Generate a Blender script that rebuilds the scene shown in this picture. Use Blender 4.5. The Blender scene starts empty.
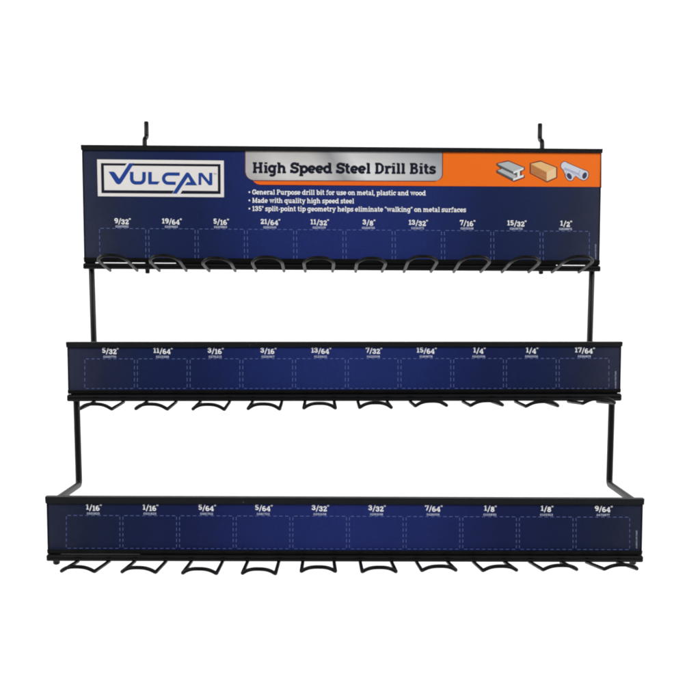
import bpy, math, random
from mathutils import Vector
random.seed(7)
S = bpy.context.scene
C = S.collection
R = math.radians

# ------------------------------------------------------------------ camera
CZ = 1.3                       # lens height above the studio floor
F = 1249.0                     # focal length in units of 1/700 of the frame
PITCH = R(5.5)
YAW = R(1.2)                   # the rack is turned a little to the left
cam = bpy.data.cameras.new('camera'); co = bpy.data.objects.new('camera', cam); C.objects.link(co)
co.location = (0, 0, CZ); co.rotation_euler = (R(90) - PITCH, 0, 0)
cam.sensor_width = 36; cam.lens = F / 700 * 36; cam.clip_start = .02; cam.clip_end = 60
S.camera = co
Fv = Vector((0, math.cos(PITCH), -math.sin(PITCH)))
Uv = Vector((0, math.sin(PITCH), math.cos(PITCH)))
CAM = Vector((0, 0, CZ))
RX = Vector((math.cos(YAW), math.sin(YAW), 0))       # along the rack, to the right
FW = Vector((math.sin(YAW), -math.cos(YAW), 0))      # out of the rack, towards the viewer
UP = Vector((0, 0, 1))

def ray(px, py):
    return Vector(((px - 350) / F, 0, 0)) + Fv - Uv * ((py - 350) / F)

class Tier:
    """a vertical plane of the rack; photo measurements are laid out on it in metres"""
    def __init__(s, px, py, depth):
        s.q = CAM + ray(px, py) * depth
        s.depth = depth
    def pt(s, px, py, fwd=0.):
        d = ray(px, py); n = -FW
        o = s.q + FW * fwd
        return CAM + d * ((o - CAM).dot(n) / d.dot(n))
    def u(s, px, py, fwd=0.):
        return (s.pt(px, py, fwd) - s.q).dot(RX)
    def at(s, u, py, fwd=0.):
        """point at distance u along the row whose height is the one measured as py"""
        p = s.q + RX * u + FW * fwd
        k = (350 - py) / F
        y = p.y
        z = y * (k * math.cos(PITCH) - math.sin(PITCH)) / (math.cos(PITCH) + k * math.sin(PITCH))
        return Vector((p.x, p.y, CZ + z))

T = [Tier(342.9, 267.5, F * .6 / 514.9), Tier(345.5, 397.6, F * .6 / 551.7), Tier(346.2, 558.2, F * .6 / 593.4)]

# ------------------------------------------------------------------ materials
def lin(c):
    return tuple(((v / 255) / 12.92 if v / 255 < .04045 else ((v / 255 + .055) / 1.055) ** 2.4) for v in c)
GAIN = 1.0
def base_mat(name, rgb, rough=.5, spec=.3, raw=False):
    m = bpy.data.materials.new(name); m.use_nodes = True
    b = m.node_tree.nodes['Principled BSDF']
    c = rgb if raw else lin(rgb)
    b.inputs['Base Color'].default_value = (*[min(.85, v * GAIN) for v in c], 1)
    b.inputs['Roughness'].default_value = rough
    b.inputs['Specular IOR Level'].default_value = spec
    return m
def nd(m, t, **kw):
    n = m.node_tree.nodes.new(t)
    for k, v in kw.items(): setattr(n, k, v)
    return n
def ln(m, a, b): m.node_tree.links.new(a, b)
def ramp(m, stops):
    r = nd(m, 'ShaderNodeValToRGB'); e = r.color_ramp.elements
    while len(e) < len(stops): e.new(.5)
    for el, (p, c) in zip(e, stops): el.position = p; el.color = (*c, 1)
    return r
def mth(m, op, a, b=None, c=None):
    n = nd(m, 'ShaderNodeMath', operation=op)
    for i, v in enumerate((a, b, c)):
        if v is None: continue
        if isinstance(v, (int, float)): n.inputs[i].default_value = v
        else: ln(m, v, n.inputs[i])
    return n.outputs[0]

def grain(m, scale, amount, bump=0.0):
    """fine tooth of the surface: varies roughness and gives a small bump"""
    tc = nd(m, 'ShaderNodeTexCoord'); n = nd(m, 'ShaderNodeTexNoise')
    n.inputs['Scale'].default_value = scale; n.inputs['Detail'].default_value = 4
    ln(m, tc.outputs['Object'], n.inputs['Vector'])
    b = m.node_tree.nodes['Principled BSDF']
    r0 = b.inputs['Roughness'].default_value
    ln(m, mth(m, 'MULTIPLY_ADD', n.outputs[0], amount, r0 - amount * .5), b.inputs['Roughness'])
    if bump:
        bp = nd(m, 'ShaderNodeBump'); bp.inputs['Strength'].default_value = bump; bp.inputs['Distance'].default_value = .0006
        ln(m, n.outputs[0], bp.inputs['Height']); ln(m, bp.outputs[0], b.inputs['Normal'])
    return n

M = {}
M['powder'] = base_mat('black_powder_coat', (.0040, .0044, .0052), .42, .22, raw=True); grain(M['powder'], 900, .15, .12)
# chipped coat of the sign channels: sparse pale nicks
M['channel'] = base_mat('black_coated_sheet', (.0058, .0068, .008), .5, .2, raw=True)
def chips(m):
    n = grain(m, 500, .2, .1)
    tc = nd(m, 'ShaderNodeTexCoord'); v = nd(m, 'ShaderNodeTexNoise'); v.inputs['Scale'].default_value = 170; v.inputs['Detail'].default_value = 2
    ln(m, tc.outputs['Object'], v.inputs['Vector'])
    r = ramp(m, [(.0, (.0058, .0068, .008)), (.775, (.0058, .0068, .008)), (.81, (.16, .16, .16))])
    ln(m, v.outputs[0], r.inputs[0]); ln(m, r.outputs[0], m.node_tree.nodes['Principled BSDF'].inputs['Base Color'])
chips(M['channel'])
M['hook'] = base_mat('black_coated_wire', (.0065, .0062, .0068), .42, .08, raw=True); grain(M['hook'], 900, .15, .12)
M['gap'] = base_mat('dark_gap_fill', (.0022, .0022, .0026), .6, .1, raw=True)
M['lower_lip'] = base_mat('shaded_black_lip', (.0026, .0028, .0032), .6, .12, raw=True)  # channel black painted deeper, for the dark reflection on the bottom lip

def card_mat(name, stops, tilt=0.):
    """printed card: the ink runs from blue in the middle to charcoal at the ends"""
    m = base_mat(name, (30, 38, 100), .38, .32)
    tc = nd(m, 'ShaderNodeTexCoord'); sp = nd(m, 'ShaderNodeSeparateXYZ'); ln(m, tc.outputs['Generated'], sp.inputs[0])
    d = mth(m, 'ABSOLUTE', mth(m, 'MULTIPLY_ADD', sp.outputs[0], 2., -1.))
    d = mth(m, 'MULTIPLY_ADD', sp.outputs[2], -tilt, d)
    n = nd(m, 'ShaderNodeTexNoise'); n.inputs['Scale'].default_value = 55; n.inputs['Detail'].default_value = 3
    ln(m, tc.outputs['Object'], n.inputs['Vector'])
    d = mth(m, 'ADD', d, mth(m, 'MULTIPLY_ADD', n.outputs[0], .09, -.045))
    r = ramp(m, [(p, tuple(v * GAIN for v in lin(c))) for p, c in stops]); ln(m, d, r.inputs[0])
    n2 = nd(m, 'ShaderNodeTexNoise'); n2.inputs['Scale'].default_value = 420; n2.inputs['Detail'].default_value = 2
    ln(m, tc.outputs['Object'], n2.inputs['Vector'])
    mx = nd(m, 'ShaderNodeMix', data_type='RGBA', blend_type='MULTIPLY'); mx.inputs[0].default_value = 1
    g = ramp(m, [(.25, (.86, .86, .86)), (.75, (1.1, 1.1, 1.1))]); ln(m, n2.outputs[0], g.inputs[0])
    ln(m, r.outputs[0], mx.inputs[6]); ln(m, g.outputs[0], mx.inputs[7])
    ln(m, mx.outputs[2], m.node_tree.nodes['Principled BSDF'].inputs['Base Color'])
    return m
M['card_top'] = card_mat('printed_card_header', [(0, (28, 42, 107)), (.28, (24, 40, 100)), (.52, (15, 29, 74)), (.72, (17, 32, 72)), (.86, (27, 35, 62)), (1, (43, 47, 68))], .08)
M['card_mid'] = card_mat('printed_card_middle', [(0, (28, 43, 106)), (.28, (23, 39, 98)), (.52, (16, 28, 76)), (.72, (15, 30, 70)), (.86, (27, 34, 62)), (1, (43, 46, 66))])
M['card_low'] = card_mat('printed_card_lower', [(0, (27, 39, 103)), (.28, (23, 36, 95)), (.52, (16, 25, 72)), (.72, (14, 26, 64)), (.86, (19, 28, 56)), (1, (33, 38, 58))])
M['white'] = base_mat('white_ink', (240, 241, 246), .45, .25)
M['serial'] = base_mat('pale_ink', (196, 202, 224), .45, .25)
M['dash'] = base_mat('dashed_ink', (94, 110, 164), .45, .25)
M['badge'] = base_mat('badge_white', (228, 224, 220), .4, .3)
M['ink'] = base_mat('black_ink', (16, 20, 38.5), .4, .3)
M['blue'] = base_mat('badge_blue', (26, 64, 142), .4, .3)
M['tm'] = base_mat('grey_ink', (120, 120, 124), .4, .3)
M['orange'] = base_mat('orange_ink', (255, 110, 22), .4, .25)
M['orange2'] = base_mat('deep_orange_ink', (250, 104, 28), .4, .25)
M['maroon'] = base_mat('maroon_ink', (104, 50, 48), .4, .25)
M['navy'] = base_mat('navy_ink', (22, 26, 58), .4, .25)
M['steel_hi'] = base_mat('beam_light', (222, 224, 222), .4, .25)
M['steel'] = base_mat('beam_grey', (176, 180, 180), .4, .25)
M['steel_dk'] = base_mat('beam_dark', (84, 92, 92), .4, .25)
M['wood_a'] = base_mat('wood_top', (226, 182, 122), .4, .25)
M['wood_b'] = base_mat('wood_side', (186, 124, 74), .4, .25)
M['wood_c'] = base_mat('wood_end', (230, 196, 150), .4, .25)
M['wood_l'] = base_mat('wood_grain', (158, 98, 56), .4, .25)
M['pvc'] = base_mat('pipe_white', (202, 206, 216), .4, .25)
M['pvc_b'] = base_mat('pipe_shade', (164, 170, 194), .4, .25)
M['pvc_c'] = base_mat('pipe_bore', (62, 60, 84), .4, .25)

def banner_mat():
    m = base_mat('brushed_steel_print', (190, 190, 188), .4, .3)
    tc = nd(m, 'ShaderNodeTexCoord'); sp = nd(m, 'ShaderNodeSeparateXYZ'); ln(m, tc.outputs['Generated'], sp.inputs[0])
    # soft vertical bands plus the printed bright lower middle
    r = ramp(m, [(0, lin((172, 170, 168))), (.17, lin((206, 204, 202))), (.36, lin((196, 194, 192))), (.46, lin((156, 156, 158))), (.57, lin((214, 214, 213))),
                 (.74, lin((196, 196, 196))), (.9, lin((176, 178, 180))), (1, lin((156, 158, 162)))])
    mp = nd(m, 'ShaderNodeMapping'); mp.inputs['Scale'].default_value = (500, 1, 14)
    n = nd(m, 'ShaderNodeTexNoise'); n.inputs['Scale'].default_value = 1; n.inputs['Detail'].default_value = 3
    mp.inputs['Scale'].default_value = (9, 1, 110)
    ln(m, tc.outputs['Generated'], mp.inputs[0]); ln(m, mp.outputs[0], n.inputs['Vector'])
    ln(m, mth(m, 'MULTIPLY_ADD', sp.outputs[2], .10, mth(m, 'SUBTRACT', sp.outputs[0], .05)), r.inputs[0])
    v = ramp(m, [(0, (1.02, 1.02, 1.02)), (.35, (1.12, 1.12, 1.12)), (1, (.84, .84, .84))]); ln(m, sp.outputs[2], v.inputs[0])
    g = ramp(m, [(.3, (.93, .93, .93)), (.7, (1.05, 1.05, 1.05))]); ln(m, n.outputs[0], g.inputs[0])
    a = nd(m, 'ShaderNodeMix', data_type='RGBA', blend_type='MULTIPLY'); a.inputs[0].default_value = 1
    b = nd(m, 'ShaderNodeMix', data_type='RGBA', blend_type='MULTIPLY'); b.inputs[0].default_value = 1
    ln(m, r.outputs[0], a.inputs[6]); ln(m, v.outputs[0], a.inputs[7]); ln(m, a.outputs[2], b.inputs[6]); ln(m, g.outputs[0], b.inputs[7])
    ln(m, b.outputs[2], m.node_tree.nodes['Principled BSDF'].inputs['Base Color'])
    return m
M['banner'] = banner_mat()

# ------------------------------------------------------------------ mesh helpers
ROOT_LOC = T[2].q + Vector((0, .05, -.012))
class MB:
    def __init__(s): s.v = []; s.f = []; s.mi = []; s.mats = []; s.smooth = []
    def mat(s, m):
        if m not in s.mats: s.mats.append(m)
        return s.mats.index(m)
    def poly(s, pts, m):
        b = len(s.v); s.v += [Vector(p) for p in pts]; s.f.append(tuple(range(b, b + len(pts)))); s.mi.append(s.mat(m)); s.smooth.append(False)
    def prism(s, ring0, ring1, m, caps=True, smooth=False):
        n = len(ring0); b = len(s.v); s.v += [Vector(p) for p in ring0] + [Vector(p) for p in ring1]
        k = s.mat(m)
        for i in range(n):
            j = (i + 1) % n
            s.f.append((b + i, b + j, b + n + j, b + n + i)); s.mi.append(k); s.smooth.append(smooth)
        if caps:
            s.f.append(tuple(range(b + n - 1, b - 1, -1))); s.mi.append(k); s.smooth.append(False)
            s.f.append(tuple(range(b + n, b + 2 * n))); s.mi.append(k); s.smooth.append(False)
    def tube(s, pts, r, m, seg=14):
        k = s.mat(m); pts = [Vector(p) for p in pts]; rings = []
        ref = None
        N = len(pts)
        for i, p in enumerate(pts):
            d = (pts[min(i + 1, N - 1)] - pts[max(i - 1, 0)]).normalized()
            if ref is None:
                ref = d.orthogonal().normalized()
            ref = (ref - d * ref.dot(d)).normalized()
            w = d.cross(ref)
            rings.append((p, d, ref.copy(), w))
        def ring(p, a, w, rr):
            b = len(s.v)
            for j in range(seg):
                t = 2 * math.pi * j / seg
                s.v.append(p + a * (rr * math.cos(t)) + w * (rr * math.sin(t)))
            return b
        L = []
        p, d, a, w = rings[0]
        L.append(ring(p - d * 0, a, w, r * .62)); L.append(ring(p + d * r * .3, a, w, r * .97))
        for (p, d, a, w) in rings[1:-1]: L.append(ring(p, a, w, r))
        p, d, a, w = rings[-1]
        L.append(ring(p - d * r * .3, a, w, r * .97)); L.append(ring(p, a, w, r * .62))
        for x, y in zip(L[:-1], L[1:]):
            for j in range(seg):
                j2 = (j + 1) % seg
                s.f.append((x + j, x + j2, y + j2, y + j)); s.mi.append(k); s.smooth.append(True)
        s.f.append(tuple(range(L[0] + seg - 1, L[0] - 1, -1))); s.mi.append(k); s.smooth.append(False)
        s.f.append(tuple(range(L[-1], L[-1] + seg))); s.mi.append(k); s.smooth.append(False)
    def build(s, name, parent, label=None, bevel=0, own_origin=True):
        org = Vector((0, 0, 0))
        if own_origin:
            lo = [min(v[i] for v in s.v) for i in range(3)]; hi = [max(v[i] for v in s.v) for i in range(3)]
            org = Vector(((lo[0] + hi[0]) / 2, (lo[1] + hi[1]) / 2, (lo[2] + hi[2]) / 2))
        me = bpy.data.meshes.new(name); me.from_pydata([tuple(v - org) for v in s.v], [], s.f)
        for m in s.mats: me.materials.append(m)
        for p, i, sm in zip(me.polygons, s.mi, s.smooth): p.material_index = i; p.use_smooth = sm
        me.validate(); me.update()
        o = bpy.data.objects.new(name, me); C.objects.link(o)
        o.parent = parent
        o.location = org - WORLD.get(parent.name if parent else '', Vector((0, 0, 0)))
        WORLD[o.name] = org
        if label: o['label'] = label
        if bevel:
            bv = o.modifiers.new('bevel', 'BEVEL'); bv.width = bevel; bv.segments = 3; bv.limit_method = 'ANGLE'; bv.angle_limit = R(35)
        return o
WORLD = {}

def fillet(pts, rad, n=6):
    """round the inner corners of a polyline"""
    out = [pts[0]]
    for i in range(1, len(pts) - 1):
        a, b, c = pts[i - 1], pts[i], pts[i + 1]
        r = rad[i] if isinstance(rad, (list, tuple)) else rad
        la = (a - b).length; lc = (c - b).length
        r = min(r, la * .48, lc * .48)
        p0 = b + (a - b).normalized() * r; p2 = b + (c - b).normalized() * r
        for k in range(n + 1):
            t = k / n
            out.append(p0 * (1 - t) ** 2 + b * (2 * t * (1 - t)) + p2 * t * t)
    out.append(pts[-1]); return out

# ------------------------------------------------------------------ slab-serif lettering (drawn as strokes)
Wd = .185; Sl = .135; XH = .735
hW = Wd / 2; hS = Sl / 2
def el(cx, cy, rx, ry, a0, a1, n=14):
    return [(cx + rx * math.cos(R(a0 + (a1 - a0) * i / n)), cy + ry * math.sin(R(a0 + (a1 - a0) * i / n))) for i in range(n + 1)]
def st(x, y0, y1): return ([(x, y0), (x, y1)], Wd)
def sl(x0, x1, y): return ([(x0, y), (x1, y)], Sl)
def foot(x, w=.19): return sl(x - w, x + w, hS)
def tops(x, w=.19, y=1): return sl(x - w, x + w, y - hS)
def flag(x, y, w=.19): return sl(x - w, x, y - hS)
cb = XH / 2
def bowl(cx, rx): return (el(cx, cb, rx, cb - hW, 0, 360, 22), Wd)
G = {
 ' ': (.36, []),
 'H': (1.06, [st(.24, 0, 1), st(.80, 0, 1), foot(.24), foot(.80), tops(.24), tops(.80), sl(.24, .80, .5)]),
 'G': (.92, [(el(.46, .5, .35, .5 - hW, 48, 322, 22), Wd), st(.78, .12, .46), sl(.54, .92, .46), st(.78, .66, .96)]),
 'P': (.86, [st(.24, 0, 1), foot(.24, .21), ([(.06, 1 - hS), (.5, 1 - hS)] + el(.5, .71, .22, .29 - hS, 85, -85) + [(.24, .42 + hS)], Sl * 1.15), ([(.72, .60), (.72, .82)], Wd * .6)]),
 'M': (1.2, [st(.24, 0, 1), st(.98, 0, 1), foot(.24), foot(.98), tops(.2, .15), tops(1.02, .15), ([(.24, .95), (.61, .15), (.98, .95)], Wd * .85)]),
 'D': (.95, [st(.24, 0, 1), ([(.05, 1 - hS), (.42, 1 - hS)] + el(.42, .5, .37, .5 - hS, 88, -88) + [(.05, hS)], Sl * 1.15), ([(.77, .24), (.77, .76)], Wd * 1.0)]),
 'B': (.9, [st(.24, 0, 1), ([(.05, 1 - hS), (.5, 1 - hS)] + el(.5, .755, .19, .245 - hS, 88, -88) + [(.24, .51 + hS * .2)], Sl * 1.1), ([(.24, .52), (.5, .52)] + el(.52, .29, .23, .29 - hS, 88, -88) + [(.05, hS)], Sl * 1.1), ([(.71, .17), (.71, .40)], Wd * .9), ([(.65, .64), (.65, .86)], Wd * .85)]),
 'S': (.82, [(el(.41, .71, .27, .2, 28, 250, 14) + el(.41, .295, .29, .205, 80, -152, 14), Wd), st(.71, .66, .99), st(.11, .01, .34)]),
 'a': (.76, [([(.12, XH - .2)] + el(.32, XH - .24, .22, .15, 150, 0, 10) + [(.54, .1)], Wd * .95), (el(.33, .21, .2, .21 - hW * .8, 20, 340, 16), Wd * .85), sl(.5, .74, hS)]),
 'b': (.84, [st(.2, 0, 1), flag(.2, 1), bowl(.46, .27)]),
 'c': (.7, [(el(.38, cb, .27, cb - hW, 42, 318, 18), Wd), st(.6, cb + .08, XH - .02)]),
 'd': (.86, [st(.62, 0, 1), flag(.62, 1), sl(.62, .84, hS), bowl(.36, .27)]),
 'e': (.74, [(el(.37, cb, .27, cb - hW, 0, 318, 20), Wd), sl(.12, .66, cb - .01)]),
 'f': (.54, [([(.2, 0), (.2, .78)] + el(.4, .76, .2, .24 - hW, 175, 50, 8), Wd), foot(.22, .19), sl(.03, .5, XH - hS)]),
 'g': (.84, [(el(.35, cb + .02, .26, cb - hW, 0, 360, 22), Wd), ([(.6, XH), (.6, -.06)] + el(.36, -.06, .24, .17, 0, -150, 12), Wd * .95), sl(.6, .82, XH - hS)]),
 'h': (.9, [st(.2, 0, 1), flag(.2, 1), foot(.2, .17), ([(.2, .45)] + el(.44, .45, .22, XH - hW - .45, 170, 0, 12) + [(.66, 0)], Wd), foot(.68, .18)]),
 'i': (.46, [st(.24, 0, XH), flag(.24, XH), foot(.24), ([(.24, .85), (.24, 1.02)], Wd * 1.1)]),
 'k': (.88, [st(.2, 0, 1), flag(.2, 1), foot(.2, .17), ([(.22, .3), (.62, XH - .05)], Wd * .85), ([(.36, .44), (.68, .05)], Wd * .9), sl(.5, .84, XH - hS), sl(.52, .88, hS)]),
 'l': (.46, [st(.24, 0, 1), flag(.24, 1), foot(.24)]),
 'm': (1.3, [st(.2, 0, XH), flag(.2, XH), foot(.2, .16), ([(.2, .45)] + el(.41, .45, .2, XH - hW - .45, 170, 0, 12) + [(.61, 0)], Wd), foot(.63, .14), ([(.61, .45)] + el(.83, .45, .21, XH - hW - .45, 170, 0, 12) + [(1.04, 0)], Wd), foot(1.07, .17)]),
 'n': (.9, [st(.2, 0, XH), flag(.2, XH), foot(.2, .17), ([(.2, .45)] + el(.44, .45, .22, XH - hW - .45, 170, 0, 12) + [(.66, 0)], Wd), foot(.68, .18)]),
 'o': (.76, [(el(.38, cb, .28, cb - hW, 0, 360, 22), Wd)]),
 'p': (.86, [st(.22, -.27, XH), flag(.22, XH), sl(.03, .42, -.27 + hS), bowl(.5, .26)]),
 'q': (.86, [st(.62, -.27, XH), sl(.62, .8, XH - hS), sl(.42, .82, -.27 + hS), bowl(.36, .26)]),
 'r': (.64, [st(.22, 0, XH), flag(.22, XH), foot(.24, .2), ([(.22, .42)] + el(.44, .42, .2, XH - hW - .42, 165, 45, 8), Wd), ([(.56, XH - .22), (.56, XH - .02)], Wd * .8)]),
 's': (.64, [(el(.32, XH - .21, .2, .135, 25, 255, 12) + el(.32, .215, .22, .14, 75, -155, 12), Wd * .9), ([(.53, XH - .24), (.53, XH)], Wd * .7), ([(.1, 0), (.1, .25)], Wd * .7)]),
 't': (.54, [([(.22, .95), (.22, .26)] + el(.38, .26, .16, .26 - hW, 180, 310, 8), Wd), sl(.02, .48, XH - hS)]),
 'u': (.9, [([(.2, XH), (.2, .28)] + el(.42, .28, .22, .28 - hW, 180, 350, 12), Wd), st(.64, 0, XH), flag(.2, XH, .18), flag(.64, XH, .18), sl(.64, .86, hS)]),
 'w': (1.16, [([(.16, XH), (.36, .1), (.58, XH - .08), (.80, .1), (1.0, XH)], Wd * .85), sl(.0, .34, XH - hS), sl(.82, 1.16, XH - hS), sl(.46, .7, XH - hS)]),
 'y': (.84, [([(.16, XH), (.44, .04)], Wd * .9), ([(.70, XH), (.36, -.18), (.14, -.19)], Wd * .85), sl(.0, .33, XH - hS), sl(.55, .86, XH - hS)]),
 '0': (.8, [(el(.4, .5, .27, .5 - hW, 0, 360, 24), Wd)]),
 '1': (.62, [st(.32, 0, 1), ([(.04, .8), (.2, .86), (.32, .96)], Sl), foot(.32, .25)]),
 '2': (.78, [([(.12, .7)] + el(.37, .72, .24, .28 - hW, 165, -20, 12) + [(.14, .12)], Wd), ([(.08, hW), (.7, hW)], Wd), st(.65, .04, .3)]),
 '3': (.78, [(el(.36, .735, .23, .265 - hW, 160, -80, 12) , Wd), (el(.37, .29, .26, .29 - hW, 85, -160, 14), Wd), sl(.26, .42, .54), st(.13, .68, .86), st(.12, .14, .34)]),
 '4': (.84, [st(.56, 0, 1), ([(.54, .94), (.1, .36)], Wd * .8), ([(.04, .3), (.8, .3)], Sl * 1.1), foot(.56, .2)]),
 '5': (.78, [([(.66, 1 - hW), (.18, 1 - hW)], Wd), st(.2, .5, .98), ([(.2, .56)] + el(.38, .32, .26, .32 - hW, 110, -155, 14), Wd)]),
 '6': (.8, [(el(.42, .5, .3, .5 - hW, 60, 180, 12) + [(.12, .3)], Wd), (el(.4, .315, .27, .315 - hW, 0, 360, 20), Wd)]),
 '7': (.76, [([(.06, 1 - hW), (.68, 1 - hW), (.34, 0)], Wd), st(.12, .7, .98)]),
 '8': (.8, [(el(.4, .745, .22, .255 - hW, 0, 360, 18), Wd), (el(.4, .285, .27, .285 - hW, 0, 360, 20), Wd)]),
 '9': (.8, [(el(.38, .5, .3, .5 - hW, -120, 0, 12) + [(.68, .7)], Wd), (el(.4, .685, .27, .315 - hW, 0, 360, 20), Wd)]),
 '-': (.46, [sl(.06, .4, .36)]),
 ',': (.3, [([(.16, .16), (.1, -.16)], Wd)]),
 '"': (.42, [([(.12, 1), (.09, .72)], Wd * .75), ([(.32, 1), (.29, .72)], Wd * .75)]),
 'o+': (.38, [(el(.19, .84, .11, .13, 0, 360, 12), Wd * .65)]),
 '/': (.62, [([(.1, -.14), (.54, 1.12)], Wd * .85)]),
}
def ribbon(pts, w):
    """outline of a stroke of width w, mitred, as quads"""
    n = len(pts); L = []; Rr = []
    closed = abs(pts[0][0] - pts[-1][0]) < 1e-6 and abs(pts[0][1] - pts[-1][1]) < 1e-6 and n > 3
    q = []
    for p in pts:
        if not q or math.hypot(p[0] - q[-1][0], p[1] - q[-1][1]) > 1e-4: q.append(p)
    pts = q; n = len(pts)
    for i in range(n):
        def dirn(a, b):
            dx, dy = b[0] - a[0], b[1] - a[1]; l = math.hypot(dx, dy) or 1
            return dx / l, dy / l
        if closed:
            d0 = dirn(pts[i - 1] if i else pts[-2], pts[i]); d1 = dirn(pts[i], pts[i + 1] if i < n - 1 else pts[1])
        else:
            d0 = dirn(pts[i - 1], pts[i]) if i else dirn(pts[0], pts[1]); d1 = dirn(pts[i], pts[i + 1]) if i < n - 1 else d0
        nx, ny = -(d0[1] + d1[1]), d0[0] + d1[0]; l = math.hypot(nx, ny)
        if l < .35: nx, ny = -d1[1], d1[0]; l = 1; sc = 1
        else: nx /= l; ny /= l; sc = 1 / max(.55, (nx * -d1[1] + ny * d1[0]))
        L.append((pts[i][0] + nx * w / 2 * sc, pts[i][1] + ny * w / 2 * sc))
        Rr.append((pts[i][0] - nx * w / 2 * sc, pts[i][1] - ny * w / 2 * sc))
    return [(L[i], Rr[i], Rr[i + 1], L[i + 1]) for i in range(n - 1)]

def toks(s):
    return ['o+' if ch == '\u00b0' else ch for ch in s]
def text(mb, tier, s, x0, y0, x1, y1, cap, m, layer, drops=None, track=0., weight=1.):
    """letter a line from photo point (x0,y0) to (x1,y1) on the card; cap = cap height in photo units"""
    t = toks(s); drops = drops or [0] * len(t)
    total = sum(G[c][0] + track for c in t) - track - .06
    A = tier.pt(x0, y0, layer); B = tier.pt(x1, y1, layer)
    X = (B - A); wid = X.length; X.normalize()
    Y = (UP - X * UP.dot(X)).normalized()
    hgt = cap * tier.depth / F
    sx = wid / total; cur = 0
    for ch, dr in zip(t, drops):
        adv, strokes = G[ch]
        for k, (pts, w) in enumerate(strokes):
            # keep the stroke thickness true although the glyph is widened or narrowed
            off = FW * (k * 9e-6)
            P = [((p[0] + cur - .03) * sx / hgt, p[1] + dr) for p in pts]
            for quad in ribbon(P, w * weight):
                mb.poly([A + X * (q[0] * hgt) + Y * (q[1] * hgt) + off for q in quad], m)
        cur += adv + track

# ------------------------------------------------------------------ the rack
rack = bpy.data.objects.new('display_rack', None); C.objects.link(rack)
rack.location = ROOT_LOC; rack.empty_display_size = .1
rack['label'] = 'black wire display rack with three stepped rows of empty hooks under blue printed signs'
rack['category'] = 'display rack'
WORLD['display_rack'] = ROOT_LOC

CARD = .0030                  # front face of the printed cards, ahead of the tier plane
def LY(k): return CARD + .00012 * k

U0, U1 = -.3, .3
def long_box(mb, tier, u0, u1, yl, yr, f0, f1, m):
    """a bar along the row; (top,bottom) at the left and right end, from fwd f0 (back) to f1 (front)"""
    ring = lambda u, ys: [tier.at(u, ys[0], f1) , tier.at(u, ys[1], f1)]
    a, b = ring(u0, yl); c, d = ring(u1, yr)
    back = FW * (f0 - f1)
    mb.prism([a, b, b + back, a + back], [c, d, d + back, c + back], m)

def holder(tier, tl, tr, bl, br, lip_t, lip_b, f_lip=.0075):
    """folded sheet channel that takes a card: back plate, top lip hanging over it, bottom lip"""
    mb = MB()
    um = U1 - .0006
    long_box(mb, tier, -um, um, (tl + .8, bl - .4), (tr + .8, br - .4), 0, .0012, M['channel'])
    # top lip: flat crown and a front flange sloping down to the card
    def sect(u, ty, ly):
        a = tier.at(u, ty, f_lip); z0 = a.z
        b = tier.at(u, ly, f_lip * .80)
        c = Vector((b.x, b.y, b.z)) - FW * .001
        e = a - FW * .0012 - UP * .0012
        g = tier.at(u, ty, 0); g.z = z0 - .0014; g2 = g.copy(); g2.z = z0
        return [a, b, c, e, g, g2]
    mb.prism(sect(U0, tl, tl + lip_t[0]), sect(U1, tr, tr + lip_t[1]), M['channel'])
    # bottom lip
    def sect2(u, by, ty):
        a = tier.at(u, by, .0046); b = tier.at(u, ty, .0068)
        c = b - FW * .0011; e = a - FW * .0011 + UP * .0011
        g = e - FW * .004; g2 = a - FW * .0051
        return [b, a, g2, g, e, c]
    mb.prism(sect2(-um, bl, bl - lip_b[0]), sect2(um, br, br - lip_b[1]), M['lower_lip'])
    # short end returns so the card cannot slide out
    for u, ty, by in ((-um + .0004, tl + lip_t[0] * .6, bl - 1), (um - .0004, tr + lip_t[1] * .6, br - 1)):
        a = tier.at(u - .0004, ty, .0040); b = tier.at(u + .0004, ty, .0040)
        c = tier.at(u + .0004, by, .0040); d = tier.at(u - .0004, by, .0040)
        k = FW * -.0040
        mb.prism([a, b, c, d], [a + k, b + k, c + k, d + k], M['channel'])
    return mb.build('sign_holder', rack)

def crossbar(tier, yl, yr, depth=.0055):
    # rolled bar with two rounded ridges and a shallow groove between them
    mb = MB()
    def sect(u, ys):
        hi = tier.at(u, ys[0], depth * .8); lo = tier.at(u, ys[1], depth * .8)
        H = hi.z - lo.z; r = H / 4; c = (hi + lo) / 2; out = []
        for sg in (1, -1):
            for k in range(9):
                a = R(90 - 170 * k / 8) if sg > 0 else R(80 - 170 * k / 8)
                out.append(c + UP * (sg * r + r * math.sin(a)) + FW * (r * .95 * math.cos(a)))
        out.append(out[-1] - FW * depth * .8); out.append(out[0] - FW * depth * .8)
        return out
    e = .0009
    a, b = sect(U0 - .0004 + e, yl), sect(U1 + .0004 - e, yr)
    mb.prism(a, b, M['powder'], smooth=False)
    def shrink(ring, du):
        c = sum(ring, Vector()) / len(ring); return [c + (p - c) * .72 + RX * du for p in ring]
    mb.prism(shrink(a, -e), a, M['powder']); mb.prism(b, shrink(b, e), M['powder'])
    return mb.build('crossbar', rack)

def block_gap(tier, ua, ub, yl, yr):  # added strip, keeps the bright background from showing through the gap
    mb = MB(); long_box(mb, tier, ua, ub, yl, yr, -.0006, .0008, M['gap'])
    return mb.build('gap_blocker', rack)

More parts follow.
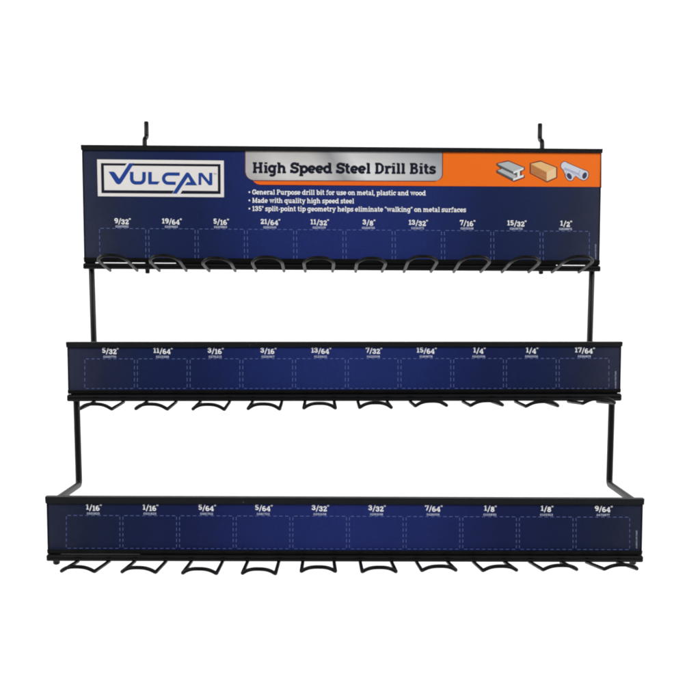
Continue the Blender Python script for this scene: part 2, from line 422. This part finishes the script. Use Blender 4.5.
# -------- tier measurements (photo units, 700 wide)
cfg = [
 dict(tl=144.7, tr=148.8, bl=262.4, br=265.2, lt=(5.3, 4.2), lb=(4.9, 4.9), bar=((263.1, 269.0), (265.9, 271.6)), card='card_top'),
 dict(tl=342.2, tr=342.0, bl=393.9, br=392.7, lt=(5.2, 4.4), lb=(3.6, 3.6), bar=((394.6, 401.4), (393.6, 400.9)), card='card_mid'),
 dict(tl=496.9, tr=499.0, bl=553.7, br=554.9, lt=(6.6, 5.8), lb=(3.8, 3.8), bar=((554.6, 561.0), (555.6, 562.2)), card='card_low'),
]
for t, c in zip(T, cfg):
    holder(t, c['tl'], c['tr'], c['bl'], c['br'], c['lt'], c['lb'])
    crossbar(t, *c['bar'])
def gapy(c, side): return ((c['bl'] - 1.5, c['bar'][0][0] + 1.5), (c['br'] - 1.5, c['bar'][1][0] + 1.5))
for t, c, ua, ub in ((T[0], cfg[0], T[0].u(176, 262), T[0].u(556, 264)), (T[1], cfg[1], -.297, .297), (T[2], cfg[2], T[2].u(140, 554), .297)):
    k0, k1 = (ua + .3) / .6, (ub + .3) / .6
    (a0, a1), (b0, b1) = gapy(c, 0)
    block_gap(t, ua, ub, (a0 + (b0 - a0) * k0, a1 + (b1 - a1) * k0), (a0 + (b0 - a0) * k1, a1 + (b1 - a1) * k1))
# end blocks joining bar and channel
for t, c in zip(T, cfg):
    (a0, a1), (b0, b1) = gapy(c, 0)
    for u0, u1, y in ((-.2985, -.287, (a0, a1)), (.289, .2985, (b0, b1))):
        if (c is cfg[1]): continue
        if c is cfg[2] and u0 > 0: continue
        mb = MB(); long_box(mb, t, u0, u1, y, y, -.0004, .003, M['gap']); mb.build('weld_block', rack)

# -------- cards
cards = []
for t, c in zip(T, cfg):
    mb = MB()
    um = .2984
    a = t.at(-um, c['tl'] + 1.5, CARD); b = t.at(um, c['tr'] + 1.5, CARD)
    e = t.at(um, c['br'] - 1.2, CARD); d = t.at(-um, c['bl'] - 1.2, CARD)
    k = FW * -.0012
    mb.prism([a, b, e, d], [a + k, b + k, e + k, d + k], M[c['card']])
    cards.append(mb.build('sign_panel', rack, label=None))

# -------- side rods: from the top row down, forward, down, forward, down
ur = .2928
for sgn in (-1, 1):
    def rp(t, py, fwd, uu=ur): return t.at(sgn * uu, py, fwd)
    dz = T[0].q.y - T[1].q.y
    back = -.0055
    p = [rp(T[0], 262, back)]
    p.append(rp(T[0], 348, back - .006))                         # foot of the first drop, behind the middle sign
    q = rp(T[1], 354, back); p.append(q)
    p.append(rp(T[1], 484.5 if sgn < 0 else 484.0, back - .006))
    q = rp(T[2], 501.0 if sgn < 0 else 501.5, back); p.append(q)
    p.append(rp(T[2], 564.3, back))
    mb = MB(); mb.tube(fillet(p, .0065, 8), .0036, M['powder'], 18)
    mb.build('side_rod', rack)

# -------- pegboard hangers behind the header
for x_top, x_bot, y_jog, y_end, y_bot in ((144.7, 147.6, 138.5, 121.3, 273.6), (542.1, 540.9, 140.8, 123.3, 274.2)):
    t = T[0]; b = -.0042
    ub = t.u(x_bot, y_bot, b); ut = t.u(x_top, 146, b)
    p = [t.at(ub, y_bot, b), t.at(ut, y_jog + 0.5, b)]
    j = p[-1]
    p2 = t.at(ut, y_jog - 1.2, b - .016); p3 = t.at(ut, y_end, b - .016)
    mb = MB(); mb.tube(fillet([p[0], p[1], p2, p3], .0045, 8), .0028, M['powder'], 16)
    mb.build('pegboard_hanger', rack)

# -------- display hooks: wire legs run forward from the bar, then bend up into an arch
def hook(t, xa, xb, ya, yc, yp, fc, fp, spread, rad, pw=2.7):
    r = .00182
    ul = t.u(xa, ya); uR = t.u(xb, ya)
    A = t.at(ul, ya, -.001); B = t.at(uR, ya, -.001)
    cl = ul - spread + random.uniform(-.0005, .0005); cr = uR + spread + random.uniform(-.0005, .0005)
    fc += random.uniform(-.0015, .0015)
    yl, yr = yc if isinstance(yc, tuple) else (yc, yc)
    L = t.at(cl, yl, fc); Rr = t.at(cr, yr, fc)
    zpk = t.at((cl + cr) / 2, yp, fp).z
    arc = []
    n = 18
    for i in range(1, n):
        s = -1 + 2 * i / n
        h = 1 - abs(s) ** pw
        u = (cl + cr) / 2 + s * (cr - cl) / 2
        base = L.z + (Rr.z - L.z) * (i / n)
        q = t.q + RX * u + FW * (fc + (fp - fc) * h)
        arc.append(Vector((q.x, q.y, base + (zpk - (L.z + Rr.z) / 2) * h)))
    # round the two bends where leg meets arch
    def bend(a, c, d, rr):
        p0 = c + (a - c).normalized() * rr; p2 = d
        return [p0 * (1 - k) ** 2 + c * 2 * k * (1 - k) + p2 * k * k for k in [i / 6 for i in range(7)]]
    left = bend(A, L, arc[0], rad); right = bend(B, Rr, arc[-1], rad)
    mid = lambda a, b: [a + (b - a) * k for k in (.33, .66)]
    pts = [A] + mid(A, left[0]) + left + arc[1:-1] + right[::-1] + mid(right[0], B) + [B]
    mb = MB(); mb.tube(pts, r, M['hook'], 14)
    return mb.build('hook', rack)

topx = [(110.2, 137.2), (159.4, 186.3), (209.3, 235.2), (256.2, 284), (305.3, 332.6), (355.7, 382.1), (404, 431), (453.8, 480.8), (502, 528.7), (552, 578.8)]
apy = [255.2, 255.5, 258.0, 257.0, 257.6, 258.2, 256.4, 256.6, 257, 256.5]
for (xa, xb), ap, i in zip(topx, apy, range(10)):
    ya = 270.6 + 1.7 * i / 9
    hook(T[0], xa, xb, ya, ap + 5.0, ap, .074, .089, .0006, .0125, 2.9)
midc = [109.0, 161.6, 215.0, 267.2, 319.6, 372.5, 424.8, 477.5, 530.0, 582.9]
mcy = [408.8, 408.9, 409.2, 408.8, 408.2, 407.6, 406.0, 405.6, 406.4, 403.4]
for i, (xc, yc) in enumerate(zip(midc, mcy)):
    w = 14.6
    hook(T[1], xc - w, xc + w, 402.0 - .5 * i / 9, (yc, yc + (.4 if i < 4 else -.5 if i > 5 else 0)), yc - 4.8, .078, .084, .0004, .003)
lowc = [93.6, 150.4, 207, 263.2, 318.4, 375.8, 432.0, 489.0, 545.4, 602]
lcy = [571.2, 572.0, 573.2, 573.4, 571.4, 571.8, 570.6, 570.6, 569.8, 569.2]
for i, (xc, yc) in enumerate(zip(lowc, lcy)):
    w = 15.6
    hook(T[2], xc - w, xc + w, 561.2 + .8 * i / 9, (yc, yc + (.4 if i < 4 else -.3 if i > 5 else 0)), yc - 4.4, .080, .086, .0002, .003)

# ------------------------------------------------------------------ printing on the cards
HC, MC, LC = cards
t0 = T[0]
def P0(pts, k, m, mb): mb.poly([t0.pt(x, y, LY(k)) for x, y in pts], m)
def arc_pts(cx, cy, r, a0, a1, n=8): return [(cx + r * math.cos(R(a0 + (a1 - a0) * i / n)), cy - r * math.sin(R(a0 + (a1 - a0) * i / n))) for i in range(n + 1)]

# orange band (full height on the right, thin tail under the banner)
mb = MB()
P0([(430, 151.0), (601.6, 152.0), (601.6, 186.9), (430, 186.0)], 1, M['orange'], mb)
P0([(252.5, 178.5)] + [(252.9, 180.2), (254.2, 182), (256.6, 183.8), (260, 184.7)] + [(430, 186.0), (430, 178.5)], 1, M['orange2'], mb)
mb.build('orange_band', HC)
mb = MB()
P0([(256.5, 184.0), (260.2, 184.6), (601.6, 186.7), (601.6, 187.7), (260, 185.5)], .5, M['navy'], mb)  # shadow under the orange band, drawn in navy ink
mb.build('band_shadow_print', HC)
# steel banner with its shadow, drawn in maroon ink
def banner(g, k, m, mb):
    P0([(245.6 - g, 150.5), (245.6 - g, 171.6)] + arc_pts(254 - g, 171.8, 8.2, 180, 270)[1:] + [(254, 180.1 + g)] + [(435.2, 180.7 + g)] + arc_pts(435.4 + g, 174, 6.6, 270, 360)[1:] + [(442.1 + g, 150.5)], k, m, mb)
mb = MB(); banner(.9, 2, M['maroon'], mb); mb.build('banner_shadow_print', HC)
mb = MB(); banner(0, 3, M['banner'], mb); mb.build('title_banner', HC)
mb = MB(); text(mb, t0, 'High Speed Steel Drill Bits', 252.6, 172.9, 435.5, 173.9, 10.3, M['ink'], LY(4), track=.0, weight=1.42); mb.build('title_lettering', HC)

# three bullet lines
mb = MB()
def dot(x, y, r):
    c = t0.pt(x, y, LY(1)); rr = r * t0.depth / F
    mb.poly([c + RX * rr * math.cos(2 * math.pi * i / 12) + UP * rr * math.sin(2 * math.pi * i / 12) for i in range(12)], M['white'])
for s, x1, yb, ye in (('General Purpose drill bit for use on metal, plastic and wood', 425.7, 194.5, 195.5),
                      ('Made with quality high speed steel', 354.0, 202.8, 203.5),
                      ('135\u00b0 split-point tip geometry helps eliminate "walking" on metal surfaces', 465.9, 211.0, 212.2)):
    dot(249.4, yb - 2.4, .85)
    text(mb, t0, s, 252.3, yb, x1, ye, 4.9, M['white'], LY(1), weight=.98)
mb.build('bullet_lettering', HC)

# badge
mb = MB(); P0([(97.1, 159.4), (223.8, 160.6), (224.0, 197.2), (97.9, 196.2)], 1, M['badge'], mb)
mb_frame = [
 [(100.9, 163.1), (126.8, 163.35), (125.0, 165.65), (103.8, 165.5)],
 [(133.8, 163.4), (220.5, 164.1), (217.8, 166.5), (132.3, 165.7)],
 [(220.5, 164.1), (220.6, 194.0), (217.9, 191.0), (217.8, 166.5)],
 [(220.6, 194.0), (180.4, 193.75), (182.3, 190.6), (217.9, 191.0)],
 [(172.0, 193.7), (101.5, 193.1), (104.3, 190.1), (173.9, 190.55)],
 [(101.5, 193.1), (100.9, 163.1), (103.8, 165.5), (104.3, 190.1)]]
for q in mb_frame: P0(q, 2, M['ink'], mb)
B = M['blue']
def offs(p, q, w): pass
# V with its long right arm
P0([(108.5, 171.6), (113.2, 171.6), (114.8, 172.4), (119.3, 178.8), (117.9, 184.3), (116.6, 183.7), (115.4, 182.4)], 2, B, mb)
P0([(119.2, 178.8), (129.2, 163.2), (134.1, 163.2), (121.7, 182.4), (120.5, 183.8), (119.2, 184.4), (117.9, 184.3)], 2, B, mb)
def stroke0(pts, w, m=B, k=2):
    for quad in ribbon(pts, w): P0(quad, k, m, mb)
# U
stroke0([(131.7, 171.8), (131.7, 178.6)] + [(131.7 + 4.1 - 4.1 * math.cos(R(a)), 178.7 + 4.2 * math.sin(R(a))) for a in range(15, 91, 15)] + [(139.9, 182.9)] + [(139.9 + 4.1 * math.sin(R(a)), 178.7 + 4.2 * math.cos(R(a))) for a in range(15, 91, 15)] + [(144.0, 171.9)], 3.5)
# L
stroke0([(150.0, 171.9), (150.0, 182.9)], 3.6)
P0([(150.2, 181.4), (159.9, 181.5), (157.5, 184.5), (148.4, 184.4), (148.4, 182.6)], 2.1, B, mb)
# C
stroke0([(179.7, 174.1), (168.2, 174.0)] + [(168.2 - 4.6 * math.sin(R(a)), 178.6 - 4.6 * math.cos(R(a))) for a in range(15, 180, 15)] + [(168.2, 183.2), (175.7, 183.3)], 3.3)
# A with its long left arm
P0([(172.3, 193.7), (185.8, 173.1), (186.9, 172.4), (188.3, 172.5), (188.0, 177.0), (176.8, 193.7)], 2, B, mb)
P0([(188.3, 172.5), (189.4, 173.3), (197.2, 185.4), (192.2, 185.3), (188.0, 177.0)], 2.05, B, mb)
P0([(187.1, 182.1), (193.0, 182.1), (197.1, 185.4), (184.9, 185.3)], 2.2, B, mb)
# N
P0([(198.5, 185.0), (198.5, 173.4), (199.2, 172.8), (201.3, 172.8), (201.3, 185.0)], 2, B, mb)
P0([(198.7, 173.2), (199.4, 172.8), (202.2, 172.8), (212.1, 184.9), (211.4, 185.3), (208.8, 185.3)], 2.1, B, mb)
P0([(209.2, 172.8), (212.3, 172.8), (212.3, 184.7), (211.6, 185.2), (209.2, 183.6)], 2.2, B, mb)
for q in ([(213.6, 173.1), (214.9, 173.1), (214.9, 173.5), (213.6, 173.5)], [(214.1, 173.5), (214.4, 173.5), (214.4, 174.7), (214.1, 174.7)],
          [(215.1, 173.1), (215.4, 173.1), (215.4, 174.7), (215.1, 174.7)], [(216.2, 173.1), (216.5, 173.1), (216.5, 174.7), (216.2, 174.7)], [(215.4, 173.1), (215.8, 174), (216.2, 173.1), (215.8, 174.5)]):
    P0(q, 2, M['tm'], mb)
mb.build('brand_badge', HC)

# pictures of the three work materials
def grow(pts, g):
    cx = sum(p[0] for p in pts) / len(pts); cy = sum(p[1] for p in pts) / len(pts)
    return [(cx + (x - cx) * (1 + g / max(2, math.hypot(x - cx, y - cy))), cy + (y - cy) * (1 + g / max(2, math.hypot(x - cx, y - cy)))) for x, y in pts]
mb = MB()
out = [(497.2, 163.7), (508.4, 161.2), (523.8, 167.4), (523.8, 169.8), (520.6, 171.6), (520.6, 174.2), (523.8, 175.2), (523.8, 177.4), (513.6, 181.0), (497.2, 172.6), (497.2, 170.4), (501.5, 168.6), (497.2, 165.6)]
P0(grow(out, 1.0), 2, M['maroon'], mb)
P0([(497.4, 170.6), (502.6, 168.4), (518, 175), (513.2, 178.8)], 3, M['steel'], mb)                          # lower flange top
P0([(497.4, 170.6), (513.2, 178.6), (513.2, 180.6), (497.4, 172.4)], 3.2, M['steel_dk'], mb)
P0([(500.5, 166.4), (517.5, 173.4), (517.5, 176.2), (502.6, 169.2)], 3.4, M['steel_dk'], mb)                 # web
P0([(497.4, 163.8), (508.4, 161.4), (523.5, 167.6), (513.4, 171.8)], 3.6, M['steel'], mb)                    # upper flange
P0([(497.4, 163.8), (513.4, 171.8), (513.4, 173.4), (497.4, 165.4)], 3.6, M['steel_dk'], mb)
P0([(513.4, 171.7), (523.6, 167.5), (523.6, 169.6), (513.4, 173.8)], 3.8, M['steel_hi'], mb)                 # sawn end, I-shaped
P0([(517.3, 171.6), (519.9, 170.6), (519.9, 176.6), (517.3, 177.6)], 3.9, M['steel_hi'], mb)
P0([(513.2, 178.4), (523.6, 174.6), (523.6, 177.0), (513.2, 180.8)], 4.0, M['steel_hi'], mb)
mb.build('steel_beam_picture', HC)
mb = MB()
P0(grow([(530.6, 163.6), (540.6, 161.4), (556.3, 167.4), (556.3, 177.4), (546.7, 181.6), (530.6, 173.2)], 1.0), 2, M['maroon'], mb)
P0([(530.8, 163.8), (540.6, 161.6), (556.1, 167.6), (546.7, 172.2)], 3, M['wood_a'], mb)
P0([(530.8, 163.8), (546.7, 172.2), (546.7, 181.3), (530.8, 173.0)], 3, M['wood_b'], mb)
P0([(546.7, 172.2), (556.1, 167.6), (556.1, 177.2), (546.7, 181.3)], 3, M['wood_c'], mb)
for a, b, c_, d_ in ((531.2, 166.3, 546.4, 174.0), (531.2, 168.3, 541, 173.6), (534, 171.9, 546.4, 178.2), (531.2, 171.0, 537, 174.6)):
    for quad in ribbon([(a, b), ((a + c_) / 2, (b + d_) / 2 + .35), (c_, d_)], .45): P0(quad, 3.3, M['wood_l'], mb)
mb.build('wood_block_picture', HC)
mb = MB()
def ell(cx, cy, rx, ry, ang, n=20):
    c_, s_ = math.cos(R(ang)), math.sin(R(ang))
    return [(cx + rx * math.cos(2 * math.pi * i / n) * c_ - ry * math.sin(2 * math.pi * i / n) * s_, cy + rx * math.cos(2 * math.pi * i / n) * s_ + ry * math.sin(2 * math.pi * i / n) * c_) for i in range(n)]
def tee(g, ms, k):
    P0([(565.4, 162.2 - g), (586.4, 171.2 - g), (588.2 + g, 174.5), (580.4, 179.2 + g), (573.5, 174.0 + g), (563.0, 169.6 + g), (561.4 - g, 167.2)], k, ms, mb)
    P0(ell(564.4, 165.6, 3.3 + g, 3.9 + g, 20), k + .1, ms, mb)
    P0(ell(584.2, 175.3, 4.0 + g, 5.0 + g, 25), k + .2, ms, mb)
    P0([(563.0 - g, 169.0), (574.5, 170), (576.2 + g, 175.4), (573.2 + g, 178.0), (569, 176), (565.8 - g, 175.2)], k + .3, ms, mb)
    P0(ell(569.6, 175.9, 3.8 + g, 4.9 + g, -30), k + .4, ms, mb)
tee(.7, M['maroon'], 2); tee(0, M['pvc'], 3)
for ln_ in ([(563.4, 169.8), (567.0, 170.4), (571.5, 172.0), (575.4, 175.2)], [(580.0, 170.2), (578.8, 173.8), (580.4, 178.0)], [(566.4, 171.6), (565.6, 174.0), (566.6, 176.8)]):
    for quad in ribbon(ln_, .7): P0(quad, 3.5, M['pvc_b'], mb)
P0([(564.6, 167.4), (579.4, 173.6), (579.2, 175.8), (574.6, 173.4), (569.5, 170.6), (563.8, 169.0)], 3.55, M['pvc_b'], mb)
P0(ell(569.3, 176.2, 2.2, 3.4, -30), 3.7, M['pvc_c'], mb)
P0(ell(584.6, 175.6, 2.2, 3.4, 22), 3.7, M['pvc_c'], mb)
mb.build('pipe_fitting_picture', HC)

# -------- sizes, stock numbers and dashed pockets
sizes = [['9/32"', '19/64"', '5/16"', '21/64"', '11/32"', '3/8"', '13/32"', '7/16"', '15/32"', '1/2"'],
         ['5/32"', '11/64"', '3/16"', '3/16"', '13/64"', '7/32"', '15/64"', '1/4"', '1/4"', '17/64"'],
         ['1/16"', '1/16"', '5/64"', '5/64"', '3/32"', '3/32"', '7/64"', '1/8"', '1/8"', '9/64"']]
serials = [['02409382', '02409663', '02409865', '02362343', '02290109', '02268743', '0236371', '02630348', '02608756', '02608872'],
           ['0300770', '0213388', '0276213', '0256967', '0123601', '0423008', '0189878', '0240006', '0360006', '0326809'],
           ['0501825', '0501825', '0381702', '0381702', '0291698', '0291698', '0426006', '0105892', '0105913', '0472877']]
lay = [dict(x0=99.4, w=46.4, dx=49.28, yt=(228.3, 231.4), yb=(259, 262), n=(223.6, 226.3), cap=4.9, sy=(227.2, 230.0)),
       dict(x0=84.7, w=49.7, dx=52.72, yt=(358.9, 358.4), yb=(388.5, 388.4), n=(353.5, 352.9), cap=5.0, sy=(357.7, 357.2)),
       dict(x0=66.3, w=53.6, dx=56.64, yt=(515.4, 517.2), yb=(548.2, 549.6), n=(510.0, 511.6), cap=5.2, sy=(514.3, 515.9))]
for t, card, sz, se, L in zip(T, cards, sizes, serials, lay):
    span = L['dx'] * 9 + L['w']
    for i in range(10):
        xl = L['x0'] + L['dx'] * i; xr = xl + L['w']
        def yy(pair, x): return pair[0] + (pair[1] - pair[0]) * (x - L['x0']) / span
        # pocket outline
        mb = MB(); dl, gp, th = 3.3, 2.5, .5
        def seg(xa, ya, xb, yb):
            l = math.hypot(xb - xa, yb - ya); n = max(1, round((l + gp) / (dl + gp))); step = (l + gp) / n; d_ = step - gp
            for j in range(n):
                s0, s1 = j * step / l, (j * step + d_) / l
                for quad in ribbon([(xa + (xb - xa) * s0, ya + (yb - ya) * s0), (xa + (xb - xa) * s1, ya + (yb - ya) * s1)], th):
                    mb.poly([t.pt(x, y, LY(1)) for x, y in quad], M['dash'])
        seg(xl + 1.2, yy(L['yt'], xl), xr - 1.2, yy(L['yt'], xr)); seg(xl + 1.2, yy(L['yb'], xl), xr - 1.2, yy(L['yb'], xr))
        seg(xl, yy(L['yt'], xl) + 1.0, xl + (.5 if t is T[0] else 0), yy(L['yb'], xl) - 1.0); seg(xr, yy(L['yt'], xr) + 1.0, xr, yy(L['yb'], xr) - 1.0)
        mb.build('pocket_outline', card)
        # size and number
        s = sz[i]; xc = (xl + xr) / 2 + (0 if t is T[0] else .8)
        num = s.index('/'); q = s.index('"')
        drops = [0.12] * num + [-.02] + [-.12] * (q - num - 1) + [.1]
        nat = sum(G[c][0] for c in s)
        wpx = nat * L['cap'] * .98
        mb = MB()
        yb = yy(L['n'], xc)
        text(mb, t, s, xc - wpx / 2, yb, xc + wpx / 2, yb + .02, L['cap'], M['white'], LY(1), drops, 0, 1.08)
        ys = yy(L['sy'], xc); wn = 13
        text(mb, t, se[i], xc - wn / 2 - .6, ys + .2, xc + wn / 2 - .6, ys + .24, 2.15, M['serial'], LY(1), weight=.85)
        mb.build('size_label', card)
# tiny upright print line near the right end of each card
for t, card, x, y0, y1 in ((T[0], HC, 595.6, 259, 244), (T[1], MC, 615.6, 388.5, 371), (T[2], LC, 636.6, 548.5, 530.5)):
    mb = MB()
    A = t.pt(x, y0, LY(1)); Bp = t.pt(x, y1, LY(1)); n = 16
    step = (Bp - A) / n; u = t.depth / F
    for j, ch in enumerate('0104201103170425'):
        adv, strokes = G[ch]
        o_ = A + step * j; sc = step.length / .86
        for k, (pts, w) in enumerate(strokes):
            for quad in ribbon([(p[0], p[1]) for p in pts], w * .7):
                mb.poly([o_ + UP * (q_[0] * sc) - RX * ((q_[1] - .5) * sc) + FW * k * 9e-6 for q_ in quad], M['serial'])
    mb.build('print_line', card)

# ------------------------------------------------------------------ backdrop: a white paper sweep well behind the rack
def backdrop():
    prof = [(-2.5, 0), (3.0, 0)] + [(3.0 + 1.0 * math.sin(R(a)), 1.0 - math.cos(R(a))) for a in range(9, 91, 9)] + [(4.0, 4.2)]
    v = []; f = []
    for x in (-5, 5): v += [(x, y, z) for y, z in prof]
    n = len(prof)
    for i in range(n - 1): f.append((i, i + 1, n + i + 1, n + i))
    me = bpy.data.meshes.new('backdrop'); me.from_pydata(v, [], f)
    for p in me.polygons: p.use_smooth = True
    m = base_mat('white_paper', (.85, .85, .85), .9, .1, raw=True); grain(m, 40, .05)
    me.materials.append(m)
    o = bpy.data.objects.new('backdrop', me); C.objects.link(o); o['kind'] = 'structure'
backdrop()

# ------------------------------------------------------------------ light
def area(name, loc, target, sx, sy, power, col=(1, 1, 1)):
    l = bpy.data.lights.new(name, 'AREA'); l.shape = 'RECTANGLE'; l.size = sx; l.size_y = sy; l.energy = power; l.color = col
    o = bpy.data.objects.new(name, l); C.objects.link(o); o.location = loc
    o.rotation_euler = (Vector(target) - Vector(loc)).to_track_quat('-Z', 'Y').to_euler()
area('softbox_left', (-1.7, -.2, CZ + .9), (0, 1.36, CZ - .1), 1.0, 1.0, 38.5)
area('softbox_right', (1.7, -.2, CZ + .9), (0, 1.36, CZ - .1), 1.0, 1.0, 38.5)
for sx in (-1, 1):
    area('backdrop_lamp', (sx * 2.6, 2.2, CZ + .4), (sx * -.3, 4.0, CZ), 1.2, 2.0, 78)
W = bpy.data.worlds.new('World'); S.world = W; W.use_nodes = True
W.node_tree.nodes['Background'].inputs[0].default_value = (.9, .92, 1, 1)
W.node_tree.nodes['Background'].inputs[1].default_value = .06

S.view_settings.view_transform = 'Standard'; S.view_settings.look = 'None'; S.view_settings.gamma = 1; S.view_settings.exposure = 0
S.render.filter_size = 1.9
S.cycles.pixel_filter_type = 'BLACKMAN_HARRIS'; S.cycles.filter_width = 2.1
S.cycles.use_denoising = True
S.cycles.denoiser = 'OPENIMAGEDENOISE'
S.cycles.denoising_input_passes = 'RGB_ALBEDO_NORMAL'
S.cycles.denoising_prefilter = 'ACCURATE'
S.cycles.max_bounces = 6
